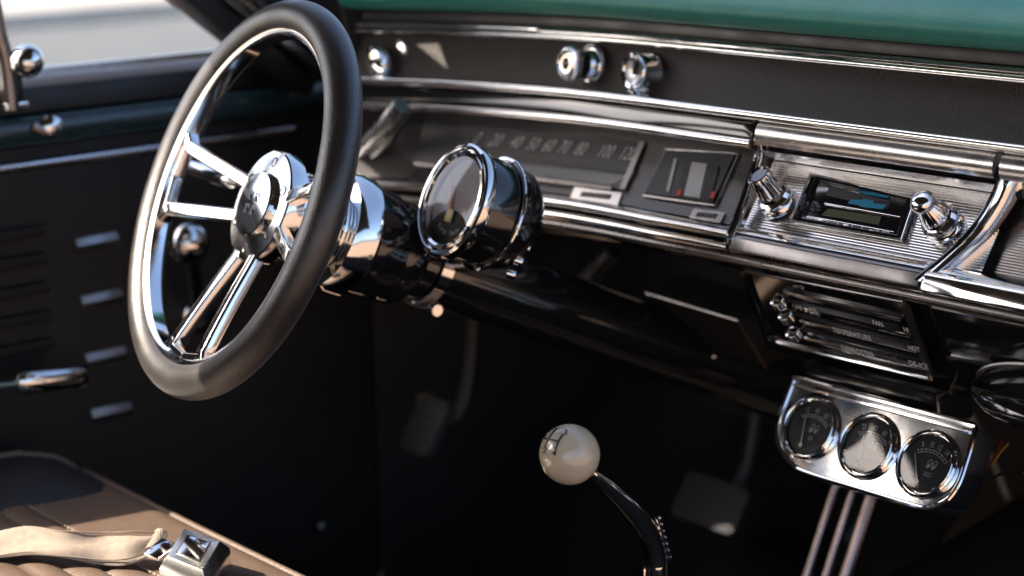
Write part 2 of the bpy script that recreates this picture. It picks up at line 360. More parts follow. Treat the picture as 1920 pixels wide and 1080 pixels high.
MB().sweepx([tuple(p) for p in spline([V(.372, .549), V(.366, .540), V(.372, .520), V(.394, .478), V(.402, .462), V(.420, .452), V(.55, .455)], 5)], XD, D).build('lower_panel', 'gloss', dash, smooth=80, label='gloss black painted lower dash panel')
MB().prism([(.86, .802), (.42, .800), (.375, .785), (.362, .760), (.370, .72), (.352, .665), (.330, .60), (.325, .56), (.36, .535), (.40, .46), (.86, .45)], V(-.5755, D(-.575), 0), YA, ZA, XA, -.008, 0).build('end_panel', 'matte', dash, .003)
# centre radio bezel hood and side dividers
XR0, XR1 = -.0915, .1495
XR = lin(XR0, XR1, 14)
MB().sweepx([(.40, .6748), (.352, .6748)]+arcprof((.357, .664), .0145, 130, 215, 8)+[(.40, .6545)], XR, closed=True).build('radio_hood', 'hood', dash, label='smooth bright hood above the radio')
MB().sweepx([(.40, .6540), (.352, .6540), (.352, .6512), (.40, .6512)], XR, closed=True).build('hood_groove', 'gloss', dash)
fl = []
for k in range(9):
    t0 = k/9; p0 = V(.347, .6508)+(V(.366, .640)-V(.347, .6508))*t0; st = (V(.366, .640)-V(.347, .6508))/9
    fl += [tuple(p0), tuple(p0+st*.55+V(-.0004, .0009)), tuple(p0+st*.8)]
MB().sweepx(fl, XR).build('hood_flutes', 'bright', dash, smooth=20)
GT, GB = V(.368, .6390), V(.326, .5795)
gup = nz((0, (GT-GB)[0], (GT-GB)[1])); gn = nz((0, -(GT-GB)[1], (GT-GB)[0])); gn = gn if gn[1] < 0 else -gn
g0 = V(0, *GT)
def PG(px, py, out=0): return PP(px, py, g0+gn*out, gn)
rib = []
for k in range(30):
    p = GT+(GB-GT)*k/30; st = (GB-GT)/30; o2 = V(gn[1], gn[2])
    rib += [tuple(p), tuple(p+st*.25+o2*.0011), tuple(p+st*.6+o2*.0011), tuple(p+st*.85)]
MB().sweepx(rib, lin(XR0, .153, 14)).build('ribbed_plate', 'bright', dash, smooth=20, label='bright horizontally ribbed plate around the radio')
MB().sweepx([(.345, .5800), (.318, .5825), (.3135, .5800), (.3100, .5690), (.3120, .5655), (.345, .5640)], lin(XR0, .108, 12), closed=True).build('radio_lower_ledge', 'smoke', dash, .0012)
MB().sweepx([(.33, .5865), (.3225, .5862), (.3165, .5832), (.33, .582)], lin(XR0, .110, 12), closed=True).build('ledge_bead', 'chrome', dash, .0006)
dl = [V(-.095, .362, .6745), V(-.095, .349, .660), V(-.095, .350, .645), V(-.095, .338, .620), V(-.095, .326, .597), V(-.095, .314, .577), V(-.095, .316, .566)]
MB().tube(spline(dl, 4), .0030, 10).build('divider', 'gloss', dash)
MB().tube(spline([p+V(.0050, -.0012, 0) for p in dl], 4), .0018, 8).build('divider_edge', 'chrome', dash)
dr = [V(.1535, .358, .6735), V(.1555, .350, .655), V(.150, .345, .635), V(.139, .336, .612), V(.124, .325, .592), V(.109, .312, .5745)]
dd = spline(dr, 6)
MB().grid([[p+V(-.003, .012, 0), p+V(-.003, -.0015, 0), p+V(.001, -.004, .0), p+V(.007, -.0035, 0), p+V(.011, .001, 0), p+V(.011, .012, 0)] for p in dd]).build('divider', 'chrome', dash, smooth=50)
MB().tube([p+V(-.0042, -.001, 0) for p in dd], .0016, 8).build('divider_edge', 'gloss', dash)
bd = MB()
for k in range(len(dd)-1):
    for h in (0, .5):
        p = dd[k]*(1-h)+dd[k+1]*h; bd.lathe([(0, .0012), (.0010, .0006), (.0011, 0)], p+V(.0125, -.0005, 0), V(0, -1, .4), 8)
bd.build('divider_beading', 'bright', dash)
# passenger side plate right of the divider
rib = []
for k in range(30):
    p = GT+(GB-GT)*k/30; st = (GB-GT)/30; o2 = V(gn[1], gn[2]); s_ = V(.010, 0)
    rib += [tuple(p+s_), tuple(p+s_+st*.3+o2*.0005), tuple(p+s_+st*.8)]
MB().sweepx(rib, lin(.10, .70, 6)).build('passenger_plate', 'smoke', dash, smooth=20, label='brushed grey passenger side plate')
MB().sweepx([(.40, .6748), (.352, .6748)]+arcprof((.357, .664), .0145, 130, 215, 8)+[(.40, .6545)], lin(.1555, .70, 6), closed=True).build('passenger_hood', 'hood', dash)
MB().sweepx([(.40, .654), (.356, .654), (.356, .640), (.40, .640)], lin(.1565, .70, 6), closed=True).build('passenger_groove', 'chrome', dash, .002)
MB().sweepx([(.345, .5830), (.318, .5845), (.310, .5800), (.305, .5690), (.309, .5645), (.345, .5630)], lin(.113, .70, 6), closed=True).build('passenger_ledge', 'chrome', dash, .0025)
# left end curved chrome arc beside the column
MB().tube(spline([PY(664, 302, .262), PY(690, 270, .262), PY(722, 236, .262), PY(752, 196, .262)], 6), .0085, 12).build('end_arc', 'satin', dash)
MB().tube(spline([PY(672, 322, .270), PY(704, 290, .270), PY(738, 250, .270), PY(764, 206, .270)], 6), .006, 12).build('end_arc', 'smoke', dash)
q = PY(764, 255, .335); MB().lathe([(0, .006), (.010, .005), (.0145, .001), (.015, -.004)], q, V(.1, -1, .3), 24).build('sunlit_spot', mat('tan_sunlit_spot', (.50, .33, .24), .35), dash)  # tan disc standing in for a blurred spot of sunlight
# oval pull-out ashtray bulge under the dash, lower right
oc = PY(1880, 752, .335)
ov = []
for k in range(10):
    a = k/9*math.pi/2; ov.append([(oc[0]+.02+.073*math.cos(a)*math.cos(q), oc[1]+.045-.05*math.sin(a), oc[2]+.021*math.cos(a)*math.sin(q)-.010*math.sin(a)) for q in [2*math.pi*j/40 for j in range(40)]])
MB().grid(ov, False, True).build('ashtray_front', 'gloss', dash, smooth=80, label='glossy black oval ashtray front')
MB().tube([(oc[0]+.02+.073*math.cos(q), oc[1]+.043, oc[2]+.021*math.sin(q)) for q in [2*math.pi*j/40 for j in range(40)]], .0022, 8, closed=True).build('ashtray_rim', 'smoke', dash)
# mount for the gauges: brown-black valance between heater panel and gauges
MB().prism([(0, 0), (.145, .0), (.150, -.03), (.005, -.03)], PY(1520, 672, .398)+V(0, -.012, 0), XA, ZA, YA, 0, .05).build('valance', 'gloss', dash, .004)

# ---- knobs on the switch panel
pn_ = nz((0, -1, .0)); pn2 = nz(np.cross(XA, V(0, .386-.366, .7255-.684))); pn2 = pn2 if pn2[1] < 0 else -pn2
pp0 = V(0, .376, .705)
def PS(px, py):
    p = PP(px, py, pp0, pn2)
    for _ in range(4): p = PP(px, py, pp0+V(0, D(p[0]), 0), pn2)
    return p
def lathe_thing(name, label, cat, px, ax, parts, group=None):
    p = PS(*px); t = thing(name, label, cat, p, group)
    for nm, prof, m, mod, seg in parts: MB().lathe(prof, p, ax, seg, mod).build(nm, m, t, smooth=40)
    return t, p
knurl = lambda q, r_, h: 1+.03*math.cos(40*q)
kax = nz(pn2+V(-.10, 0, -.33))
lathe_thing('cigarette_lighter', 'chrome push-in lighter knob with knurled rim and round dark centre, next to key lock', 'lighter', (1108, 121), kax, [
    ('collar', [(.0195, -.002), (.0195, .002), (.018, .0045), (.0150, .006), (.0135, .010)], 'chrome', None, 40),
    ('shaft', [(.0125, .006), (.0125, .012), (.0140, .016), (.0140, .021)], 'gloss', None, 40),
    ('knurled_rim', [(.0120, .020), (.0150, .021), (.0162, .023), (.0162, .027), (.0150, .029), (.0120, .030)], 'chrome', knurl, 160),
    ('cap', [(.0135, .0285), (.0125, .0315), (.0110, .0318), (.0095, .0290), (.0085, .0290), (.0078, .0305), (.0060, .0305), (.0052, .0265)], 'polish', None, 40),
    ('centre', [(.0055, .0268), (.0030, .0275), (0, .0278)], 'gloss', None, 32)])
ign, ip = lathe_thing('ignition_lock', 'chrome ignition key lock with upright keyhole, right knob of the pair', 'key lock', (1222, 134), kax, [
    ('barrel', [(.0170, -.002), (.0180, .0), (.0175, .003), (.0160, .012), (.0160, .019)], 'chrome', None, 48),
    ('rim', [(.0158, .0185), (.0172, .0195), (.0172, .0225), (.0160, .0240), (.0140, .0225), (.0125, .0205)], 'chrome', None, 48),
    ('cylinder_face', [(.0135, .0205), (.0125, .0215), (.0060, .0185), (.0, .0180)], 'satin', None, 48)])
kx = nz(np.cross(V(0, 0, 1), kax)); kup = np.cross(kax, kx)
MB().box(ip+kax*.0205+kup*.002, kx, kup, kax, .0016, .011, .004).build('keyhole', 'ink', ign)
MB().lathe([(0, .0015), (.0022, .001), (.0022, -.0015)], ip+kax*.0205+kup*.0075, kax, 16).build('keyhole', 'ink', ign)
MB().tube(spline([ip+kax*.004-kup*.0175+kx*.002, ip+kax*.014-kup*.0195, ip+kax*.022-kup*.0165-kx*.004], 5), .0028, 10).build('turn_lug', 'chrome', ign)
for px, lab in (((752, 106), 'blurred chrome pull knob just right of the wheel rim'), ((660, 100), 'chrome pull knob half hidden behind the wheel rim')):
    ax = nz(pn2+V(-.16, 0, -.60))
    lathe_thing('pull_knob', lab, 'knob', px, ax, [
        ('collar', [(.0215, -.002), (.0215, .003), (.018, .006), (.0085, .009)], 'chrome', None, 40),
        ('shaft', [(.0075, .006), (.0075, .020)], 'chrome', None, 24),
        ('knob', [(.0085, .018), (.0175, .021), (.0195, .026), (.0180, .032), (.012, .0355), (0, .0362)], 'chrome', None, 40)], 'chrome pull knobs on the switch panel')

# ================================================================== RADIO
rad = thing('car_radio', 'chrome framed radio with green display and blue emblem between two knobs', 'radio', PG(1600, 400))
def gquad(name, px, m, parent, o0, o1, bev=.0004):
    P = [PG(*p, o1)-gn*o1 for p in px]; o = P[0]; poly = [((p-o)@XA, (p-o)@gup) for p in P]
    return MB().prism(poly, o, XA, gup, gn, o0, o1).build(name, m, parent, bev)
outer = [(1520, 325), (1716, 372), (1690, 450), (1484, 414)]
inner = [(1528, 334), (1700, 375), (1682, 440), (1502, 408)]
fr = MB(); O = PG(*outer[0], .005)-gn*.005; f2 = lambda q: [((PG(*p, .005)-gn*.005-O)@XA, (PG(*p, .005)-gn*.005-O)@gup) for p in q]
fr.ringprism(f2(outer), f2(inner), O, XA, gup, gn, .001, .0052).build('frame', 'gloss', rad, .0007)
for a_, b_ in ((0, 1), (1, 2), (2, 3), (3, 0)): MB().tube([PG(*outer[a_], .005), PG(*outer[b_], .005)], .0008, 8).build('frame_edge', 'chrome', rad)
bdy = gquad('faceplate', inner, 'gloss', rad, .0008, .0022)
gquad('upper_recess', [(1555, 349), (1672, 377), (1664, 392), (1548, 366)], 'dial', bdy, .0022, .0028)
gquad('tape_door_rail', [(1546, 380), (1688, 406), (1687, 409), (1545, 383)], 'chrome', bdy, .0022, .0034)
gquad('display', [(1553, 391), (1652, 406), (1647, 421), (1541, 402)], 'lcd', bdy, .0022, .0030, 0)
gquad('emblem', [(1595, 374), (1617, 375), (1618, 372), (1638, 376), (1637, 381), (1662, 384), (1655, 392), (1630, 389), (1629, 390), (1610, 386), (1611, 384), (1589, 381)], 'blue', bdy, .0030, .0036, 0)
gquad('emblem', [(1604, 356), (1668, 366), (1665, 371), (1620, 364)], 'blue', bdy, .0030, .0036, 0)
gquad('display_rail', [(1513, 404), (1676, 434), (1675, 437), (1512, 407)], 'chrome', bdy, .0022, .0036)
for px in ((1538, 415), (1586, 424), (1633, 434)):
    gquad('preset_button', [(px[0]-4, px[1]-4), (px[0]+5, px[1]-2), (px[0]+3, px[1]+7), (px[0]-6, px[1]+5)], 'polish', bdy, .0022, .0042)
lt = MB()
for s_, px in (('BAND', (1513, 410)), ('1', (1528, 411)), ('2', (1551, 415)), ('3', (1570, 418)), ('4', (1597, 424)), ('5', (1616, 427)), ('DX', (1643, 432)), ('AMS', (1660, 435))):
    text(MB(), s_, .0040, PG(*px, .0040), XA, gup).build('lettering', 'print', bdy)
gquad('side_bracket', [(1500, 375), (1516, 379), (1506, 405), (1490, 402)], 'smoke', rad, .0020, .0040)
def radioknob(name_label, base, tip, fluted, sc_=1.0):
    p0 = PG(*base); tgt = ray(*tip)
    # knob points out of the plate along its normal, tilted to the measured tip
    L_ = .036*sc_; n = gn
    best = min((abs(np.linalg.norm(np.cross(p0+nz(gn+a*XA+b*gup)*L_-CAM, tgt))), a, b) for a in np.linspace(-.6, .6, 25) for b in np.linspace(-.6, .6, 25))
    ax = nz(gn+best[1]*XA+best[2]*gup)
    k = thing('radio_knob', name_label, 'knob', p0, 'radio knobs')
    fm = (lambda q, r_, h: 1+.05*math.cos(14*q)) if fluted else (lambda q, r_, h: 1+.015*math.cos(20*q))
    MB().lathe([(.0165, -.001), (.0165, .002), (.0150, .0045), (.0160, .006), (.0160, .0095), (.0140, .011), (.0120, .012)], p0, ax, 48).build('base_ring', 'chrome', k)
    MB().lathe([(.0125, .011), (.0118, .015), (.0110, .016)], p0, ax, 40).build('dark_band', 'gloss', k)
    MB().lathe([(.0115, .0155), (.0112, .018), (.0100, .023), (.0094, .030)] if fluted else [(.0125, .0155), (.0118, .020), (.0092, .026), (.0078, .029)], p0, ax, 112, fm).build('fluted_body', 'chrome', k, smooth=25)
    MB().lathe([(.0092, .0295), (.0104, .0305), (.0106, .0355), (.0098, .0375)] if fluted else [(.0076, .0285), (.0092, .031), (.0102, .034), (.0100, .037), (.0080, .0395), (.0045, .0412), (0, .0418)], p0, ax, 112 if fluted else 40, fm if fluted else None).build('cap', 'chrome', k)
    if fluted: MB().lathe([(.0099, .0374), (.0088, .0380), (.0070, .0365), (0, .0362)], p0, ax, 40).build('cap_face', 'gloss', k)
radioknob('fluted chrome volume knob with dark flat face, left of the radio display', (1462, 382), (1424, 330), True)
radioknob('domed chrome tuning knob right of the radio display', (1772, 424), (1728, 378), False)

# ================================================================== HEATER CONTROL
HT, HB = V(0, .366, .537), V(0, .399, .466)
hup = nz(HT-HB); hn = nz(np.cross(XA, hup)); hn = hn if hn[1] < 0 else -hn
def PH(px, py, out=0): return PP(px, py, HT+hn*(out+.011), hn)
def hquad(name, px, m, parent, o0, o1, bev=.0004):
    P = [PH(*p, max(o1, 0))-hn*max(o1, 0) for p in px]; o = P[0]; poly = [((p-o)@XA, (p-o)@hup) for p in P]
    return MB().prism(poly, o, XA, hup, hn, o0, o1).build(name, m, parent, bev)
heat = thing('heater_control_panel', 'black heater control panel with three chrome slider bars and knurled knobs', 'heater control', PH(1570, 640))
hp = [(1398, 508), (1694, 566), (1746, 712), (1442, 640)]
plate = hquad('back_plate', hp, 'gloss', heat, -.003, .0)
for (a, b), m, r_ in (((hp[0], hp[1]), 'smoke', .0016), ((hp[1], hp[2]), 'bronze', .0020), ((hp[2], hp[3]), 'chrome', .0020), ((hp[3], hp[0]), 'gloss', .0018)):
    MB().tube([PH(*a, .001), PH(*b, .001)], r_, 10).build('rim_bar', m, heat)
hquad('side_cheek', [(1690, 574), (1700, 573), (1748, 706), (1738, 702)], 'black', heat, .0, .004)
rows = [((1466, 545), (1686, 596)), ((1484, 571), (1704, 627)), ((1498, 600), (1716, 655)), ((1506, 632), (1730, 688))]
for i, (a, b) in enumerate(rows):
    hquad('slider_bar', [a, b, (b[0]+3, b[1]+8), (a[0]+2, a[1]+8)], ('hood', 'polish', 'hood', 'hood')[i], heat, .0, .0045, .0012)
    if i < 3: hquad('slider_slot', [(a[0]+6, a[1]+13), (b[0]-2, b[1]+12), (b[0]+1, b[1]+20), (a[0]+8, a[1]+21)], 'ink', heat, .0, .0008)
for px in ((1460, 567), (1475, 594), (1489, 627)):
    p = PH(*px, .012)-hn*.010; kz = nz(hup+hn*.35)
    k = MB().lathe([(.0060, .0046), (.0066, .0038), (.0066, -.0036), (.0058, -.0042)], p+hn*.010, kz, 72, lambda q, r_, h: 1+.05*math.cos(18*q)).build('slider_knob', 'chrome', heat, smooth=25)
    MB().lathe([(0, .0056), (.004, .0054), (.0062, .0045)], p+hn*.010, kz, 32).build('knob_top', 'polish', k)
    MB().tube([p+hn*.009, p-hn*.002], .002, 8).build('knob_stem', 'smoke', k)
hx = nz(XA)
for s_, px, sz in (('AIR', (1524, 582), .0056), ('FAN', (1646, 607), .0052), ('TEMPERATURE', (1597, 627), .0056), ('HOT', (1714, 654), .005), ('DEFROSTER', (1608, 660), .0060), ('DE-ICE', (1722, 685), .0058), ('HI', (1699, 619), .005)):
    text(MB(), s_, sz*1.45, PH(*px, .0052), hx, hup, .78).build('lettering', 'print', heat)

# ================================================================== TRIPLE GAUGE PANEL
gpn = nz((-.03, -.861, .508)); gpx = nz(np.cross(V(0, 0, 1), gpn)); gpx = gpx if gpx[0] > 0 else -gpx; gpu = np.cross(gpn, gpx); gpu = gpu if gpu[2] > 0 else -gpu
GP0 = PY(1661, 756, .375)
def PQ(px, py, out=0): return PP(px, py, GP0+gpn*out, gpn)
tg = thing('triple_gauge_panel', 'polished chrome panel with three round gauges hanging under the dash', 'gauge panel', GP0)
outl = [(1490, 709), (1660, 754), (1831, 800), (1822, 836), (1811, 872), (1799, 906), (1780, 934), (1757, 949), (1735, 953), (1712, 948), (1610, 917), (1510, 886), (1484, 869), (1466, 844), (1458, 815), (1463, 782), (1475, 748)]
O = GP0; P2 = [((PQ(*p)-O)@gpx, (PQ(*p)-O)@gpu) for p in outl]
cen = np.mean(P2, 0); shr = lambda s_, P=P2: [tuple(cen+(V(*p)-cen)*V(1-s_/abs(.09), 1-s_/.040)) for p in P]
MB().prism(shr(.0015), O, gpx, gpu, gpn, -.002, .0).build('face_plate', 'polish', tg, label='mirror polished face plate')
rim = [O+p[0]*gpx+p[1]*gpu for p in P2]
cl = spline(rim[2:]+[rim[0]], 4)
MB().tube(cl, .0026, 10).build('rolled_edge', 'chrome', tg)
MB().tube([rim[0], rim[1], rim[2]], .0030, 10).build('rolled_edge', 'chrome', tg)
MB().tube([p+gpn*.001-gpu*.006 for p in (rim[0]+gpx*.004, rim[1], rim[2]-gpx*.004)], .0016, 8).build('rolled_edge', 'chrome', tg)
MB().ringprism(P2, shr(.0022), O, gpx, gpu, gpn, -.030, .0005).build('side_skirt', 'chrome', tg, .0005)
def arcpts(c, r_, a0, a1, n=20): return [c+r_*(math.cos(R(a0+(a1-a0)*k/n))*gpx+math.sin(R(a0+(a1-a0)*k/n))*gpu) for k in range(n+1)]
def gauge(px, lab, nums, word, na, dense, fan):
    c = PQ(*px); z = lambda h: c+gpn*h
    rr = .0288
    b = MB().lathe([(rr+.0006, -.001), (rr+.0010, .0015), (rr+.0004, .0040), (rr-.0010, .0050), (rr-.0022, .0042), (rr-.0026, .0036), (rr-.0036, .0048), (rr-.0046, .0042), (rr-.0050, .0030), (rr-.0050, .0012)], c, gpn, 72).build('gauge', 'chrome', tg, smooth=30, label=lab)
    MB().lathe([(rr-.0048, .0014), (0, .0014)], c, gpn, 48).build('dial', 'dial', b)
    piv = z(.0018)-gpu*.0165-gpx*.002
    pr = MB()
    def line(p, q, w_=.0005):
        d_ = q-p; pr.box((p+q)/2, nz(d_), nz(np.cross(gpn, d_)), gpn, np.linalg.norm(d_), w_, .00015)
    for r_ in (.0265, .0288):
        A = arcpts(piv+gpx*.002, r_, 118, 52, 16)
        for a_, b_ in zip(A, A[1:]): line(a_, b_, .0005)
    for k in range(dense+1):
        q = R(118-66*k/dense); u_ = math.cos(q)*gpx+math.sin(q)*gpu
        line(piv+gpx*.002+u_*.0265, piv+gpx*.002+u_*(.0300 if k % fan == 0 else .0288), .0005)
    for k, s_ in enumerate(nums):
        q = R(108-58*k/(len(nums)-1)); u_ = math.cos(q)*gpx+math.sin(q)*gpu
        text(pr, s_, .0074, piv+gpx*.002+u_*.0336-gpu*.0008, gpx, gpu, .62, q-math.pi/2)
    text(pr, word, .0054, z(.0019)-gpu*.0085+gpx*.0045, gpx, gpu, .62)
    pr.build('dial_print', 'print', b)
    ey = MB()
    for s_ in (-1, 1):
        e0 = z(.0020)+gpu*.0005+gpx*(.0050+s_*.0026)
        E = [(.0022*math.cos(t)+.0009*math.sin(t), .0040*math.sin(t)) for t in [2*math.pi*k/24 for k in range(24)]]
        I = [(x*.80, y*.84) for x, y in E]
        ey.ringprism(E, I, e0, gpx, gpu, gpn, 0, .00012)
        pu = [(x*.5-.0002, y*.36-.0016) for x, y in E]; ey.prism(pu, e0, gpx, gpu, gpn, 0, .00012)
        ey.box(e0+gpu*.0006, gpx, gpu, gpn, .0036, .0003, .0001)
    ey.build('eye_emblem', 'print', b)
    u_ = math.cos(R(na))*gpx+math.sin(R(na))*gpu; sd = np.cross(gpn, u_)
    nd = MB().add([piv+gpn*.0014-sd*.0007-u_*.002, piv+gpn*.0014+sd*.0007-u_*.002, piv+gpn*.0014+sd*.0004+u_*.0255, piv+gpn*.0014-sd*.0004+u_*.0255], [(0, 1, 2, 3)])
    nd.build('needle', 'print', b)
    MB().ringprism(circ(.0019, 20), circ(.0012, 20), piv+gpn*.0015, gpx, gpu, gpn, 0, .0005).build('needle_pivot', 'print', b)
    MB().lathe([(rr-.0049, .0036), (rr*.5, .0037), (0, .00375)], c, gpn, 48).build('glass', 'glass', b)
gauge((1521, 804), 'oil pressure gauge at the left of the panel', ('10', '40', '60', '80'), 'OIL', 103, 14, 3)
gauge((1629, 837), 'water temperature gauge in the middle of the panel', ('20', '40', '60', '80'), 'WATER', 101, 10, 3)
gauge((1740, 871), 'volt gauge at the right of the panel', ('8', '10', '12', '14', '16'), 'VOLT', 118, 8, 2)
for i, (c_, P) in enumerate((('wire_y', [(1822, 850), (1832, 870), (1826, 895)]), ('wire_r', [(1880, 826), (1862, 860), (1838, 892), (1815, 905)]), ('wire_y', [(1890, 832), (1874, 850), (1860, 872)]), ('wire_k', [(1860, 898), (1880, 888), (1919, 886)]))):
    o = MB().tube(spline([PY(*p, .45) for p in P], 6), .0012, 8).build('wire', c_)
    o['label'] = ('short yellow wire hugging the edge of the gauge panel', 'thin red wire behind the gauge panel', 'short yellow wire beside the red one behind the gauge panel', 'black wire run below the oval ashtray')[i]; o['category'] = 'wire'; o['group'] = 'wires behind the gauge panel'

# ================================================================== STEERING WHEEL
wn = nz((-.160, -.898, .410)); wa = nz(np.cross(V(0, 0, 1), wn)); wa = wa if wa[0] > 0 else -wa; wb = np.cross(wn, wa); wb = wb if wb[2] > 0 else -wb
WC = V(-.373, -.003, .62)
wp = lambda r_, q, h=0: WC+r_*(math.cos(q)*wa+math.sin(q)*wb)+wn*h
sw = thing('steering_wheel', 'three spoke polished steering wheel with black grained leather rim', 'steering wheel', WC)
N = 128; Rr, rt = .1635, .0155
rows = []
for k in range(N):
    q = 2*math.pi*k/N
    rows.append([wp(Rr+rt*1.0*math.cos(a), q, rt*1.02*math.sin(a)) for a in [R(-150+300*j/22) for j in range(23)]])
MB().grid(rows, True, False).build('rim_grip', 'leather', sw, smooth=80, label='black grained leather rim grip')
rows = []
for k in range(N):
    q = 2*math.pi*k/N
    rows.append([wp(Rr-x, q, h) for x, h in ((rt*.80, .0090), (rt*1.02, .0078), (rt*1.16, .006), (rt*1.16, -.006), (rt*1.02, -.0078), (rt*.80, -.0090))])
MB().grid(rows, True, False).build('rim_band', 'polish', sw, .0, smooth=25, label='polished metal band inside the rim')
HO = -.022                                         # hub front face sits behind the rim plane
def spoke(qc):
    mb = MB(); e = V(math.cos(qc), math.sin(qc)); f = V(-math.sin(qc), math.cos(qc))
    def bar(p0, p1, w0, w1, th):
        n_ = 10; rows_ = []
        for k in range(n_+1):
            t = k/n_; r2 = p0*(1-t)+p1*t; ww = w0*(1-t)+w1*t
            dv = p1-p0; dv = dv/np.linalg.norm(dv); sd = V(-dv[1], dv[0])
            rad_ = np.linalg.norm(r2); h = -.028*max(0, min(1, (.150-rad_)/.105))**1.2
            ring = []
            for s_, hh in ((-1, -th/2), (-1, th*.32), (-.72, th/2), (.72, th/2), (1, th*.32), (1, -th/2)):
                pt = r2+sd*ww/2*s_; ring.append(WC+pt[0]*wa+pt[1]*wb+wn*(h+hh))
            rows_.append(ring)
        o = len(mb.v); mb.grid(rows_, False, True); mb.f.append(tuple(range(o, o+6))[::-1]); mb.f.append(tuple(range(o+60, o+66)))
    W = lambda r_, d_: e*r_+f*d_
    for s_ in (-1, 1):
        bar(W(.040, s_*.0150), W(.136, s_*.030), .0125, .0130, .011)
        bar(W(.134, s_*.0285), W(.149, s_*.0400), .0125, .020, .011)
    bar(W(.140, -.034), W(.1445, 0), .009, .0085, .010); bar(W(.1445, 0), W(.140, .034), .0085, .009, .010)
    bar(W(.0425, -.017), W(.0425, .017), .010, .010, .010)
    return mb.build('spoke', 'polish', sw, .0007, smooth=40)
for q in (181, -87, 0): spoke(R(q))
hub = MB().lathe([(.040, -.020), (.0505, -.016), (.0515, -.005), (.0505, -.0012), (.0490, 0), (.028, .0016)], WC+wn*HO, wn, 72).build('hub_plate', 'polish', sw, smooth=30)
cap = MB().lathe([(.0295, .0012), (.0295, .0060), (.0283, .0072), (.016, .0079), (0, .0081)], WC+wn*HO, wn, 64).build('horn_cap', 'polish', sw, smooth=30)
em = MB()
def wl(x, y, h): return WC+wa*x+wb*y+wn*(HO+h)
for ox in (-.0062, .0062):
    for oy in (-.0058, .0058):
        P = [(-.0034, .0040), (.0034, .0040), (.0034, .0008), (-.0006, .0008), (.0030, -.0040), (.0006, -.0040), (-.0020, .0002), (-.0020, -.0040), (-.0034, -.0040)]
        em.ringprism(P, [(x*.70, y*.70) for x, y in P], wl(ox, oy, .0079), wa, wb, wn, 0, .0006)
em.build('emblem', 'smoke', cap)
for q in (28, -32, -88, -150, 150, 90):
    p = WC+wn*(HO+.0004)+.0395*(math.cos(R(q))*wa+math.sin(R(q))*wb)
    MB().lathe([(.0046, -.002), (.0046, .0006), (.0040, .0010), (.0030, -.0004), (0, -.0006)], p, wn, 20).build('hub_bolt', 'smoke', hub)
prof = []
for k in range(6):
    h = -.026-k*.0085
    prof += [(.0400, h), (.0412, h-.0012), (.0412, h-.0052), (.0400, h-.0064), (.0365, h-.0068), (.0365, h-.0082)]
MB().lathe(prof, WC+wn*(HO+.006), wn, 64).build('hub_adapter', 'polish', sw, smooth=25, label='grooved aluminium hub adapter')
# ------------------------------------------------------------------ column
colm = thing('steering_column', 'black steering column with chrome bell behind the wheel hub', 'steering column', WC-wn*.13)
ca = WC-wn*.094
MB().lathe([(.040, .006), (.052, .002), (.0555, -.004), (.0560, -.020), (.050, -.026)], ca, wn, 64).build('chrome_bell', 'chrome', colm, smooth=35)
MB().lathe([(.0500, -.024), (.0500, -.050), (.0470, -.056), (.0475, -.060), (.0475, -.075), (.043, -.082)], ca, wn, 56).build('column_collar', 'gloss', colm, smooth=35)
MB().lathe([(.036, -.080), (.036, -.62)], ca, wn, 48).build('column_tube', 'gloss', colm)
MB().lathe([(.0375, -.100), (.0395, -.101), (.0395, -.113), (.0375, -.114)], ca, wn, 48).build('clamp_band', 'chrome', colm, smooth=25)
gr = MB(); cx_ = nz(np.cross(wn, ZA))
for k in range(26):
    q = R(-150+k*5); u_ = math.cos(q)*cx_+math.sin(q)*np.cross(cx_, wn)
    gr.box(ca-wn*.107+u_*.0402, u_, np.cross(wn, u_), wn, .0014, .0011, .010)
gr.build('clamp_thread', 'smoke', colm)
pl = MB().tube([ca-wn*.107-ZA*.041+cx_*.012, ca-wn*.107-ZA*.041-cx_*.016], .0055, 12).build('clamp_screw', 'chrome', colm)
# turn signal stalk on the far side of the column
s0, s1 = PX(470, 352, -.43), PX(352, 312, -.56)
MB().tube([s0, s0*.4+s1*.6], .0040, 10).build('signal_stalk', 'chrome', colm)
MB().tube(spline([s0*.72+s1*.28, s0*.5+s1*.5, s1], 4), [.0062]+[.0078]*6+[.0078, .0066], 16).build('stalk_grip', 'bright', colm)

# ================================================================== TACHOMETER
tn = nz((-.157, -.902, .402)); tx = nz(np.cross(V(0, 0, 1), tn)); tx = tx if tx[0] > 0 else -tx; tu = np.cross(tn, tx); tu = tu if tu[2] > 0 else -tu
TC = PX(857, 378, -.262); TR = .0515
tac = thing('tachometer', 'black cup tachometer with chrome bezel clamped to the steering column', 'tachometer', TC-tn*.05)
MB().lathe([(TR-.005, -.002), (TR-.0035, -.006), (TR-.0035, -.044), (TR-.006, -.058), (TR-.014, -.067), (TR-.030, -.072), (0, -.073)], TC, tn, 72).build('housing', 'gloss', tac, smooth=50)
MB().lathe([(TR-.004, -.006), (TR, -.004), (TR+.0010, .001), (TR, .0050), (TR-.002, .0068), (TR-.0045, .0060), (TR-.0062, .0045), (TR-.0074, .0062), (TR-.0096, .0068), (TR-.0116, .0050), (TR-.0120, .0010), (TR-.0120, -.004)], TC, tn, 96).build('bezel', 'chrome', tac, smooth=30)
MB().tube([TC-tn*.036+(TR-.001)*(math.cos(q)*tx+math.sin(q)*tu) for q in [2*math.pi*k/72 for k in range(72)]], .0021, 10, closed=True).build('strap_ring', 'chrome', tac)
dl_ = MB().lathe([(TR-.0115, -.0012), (0, -.0012)], TC, tn, 64).build('dial', 'grey', tac)
tz = lambda x, y, h=0: TC+tx*x+tu*y+tn*(-.0008+h)
rl = TR-.0122
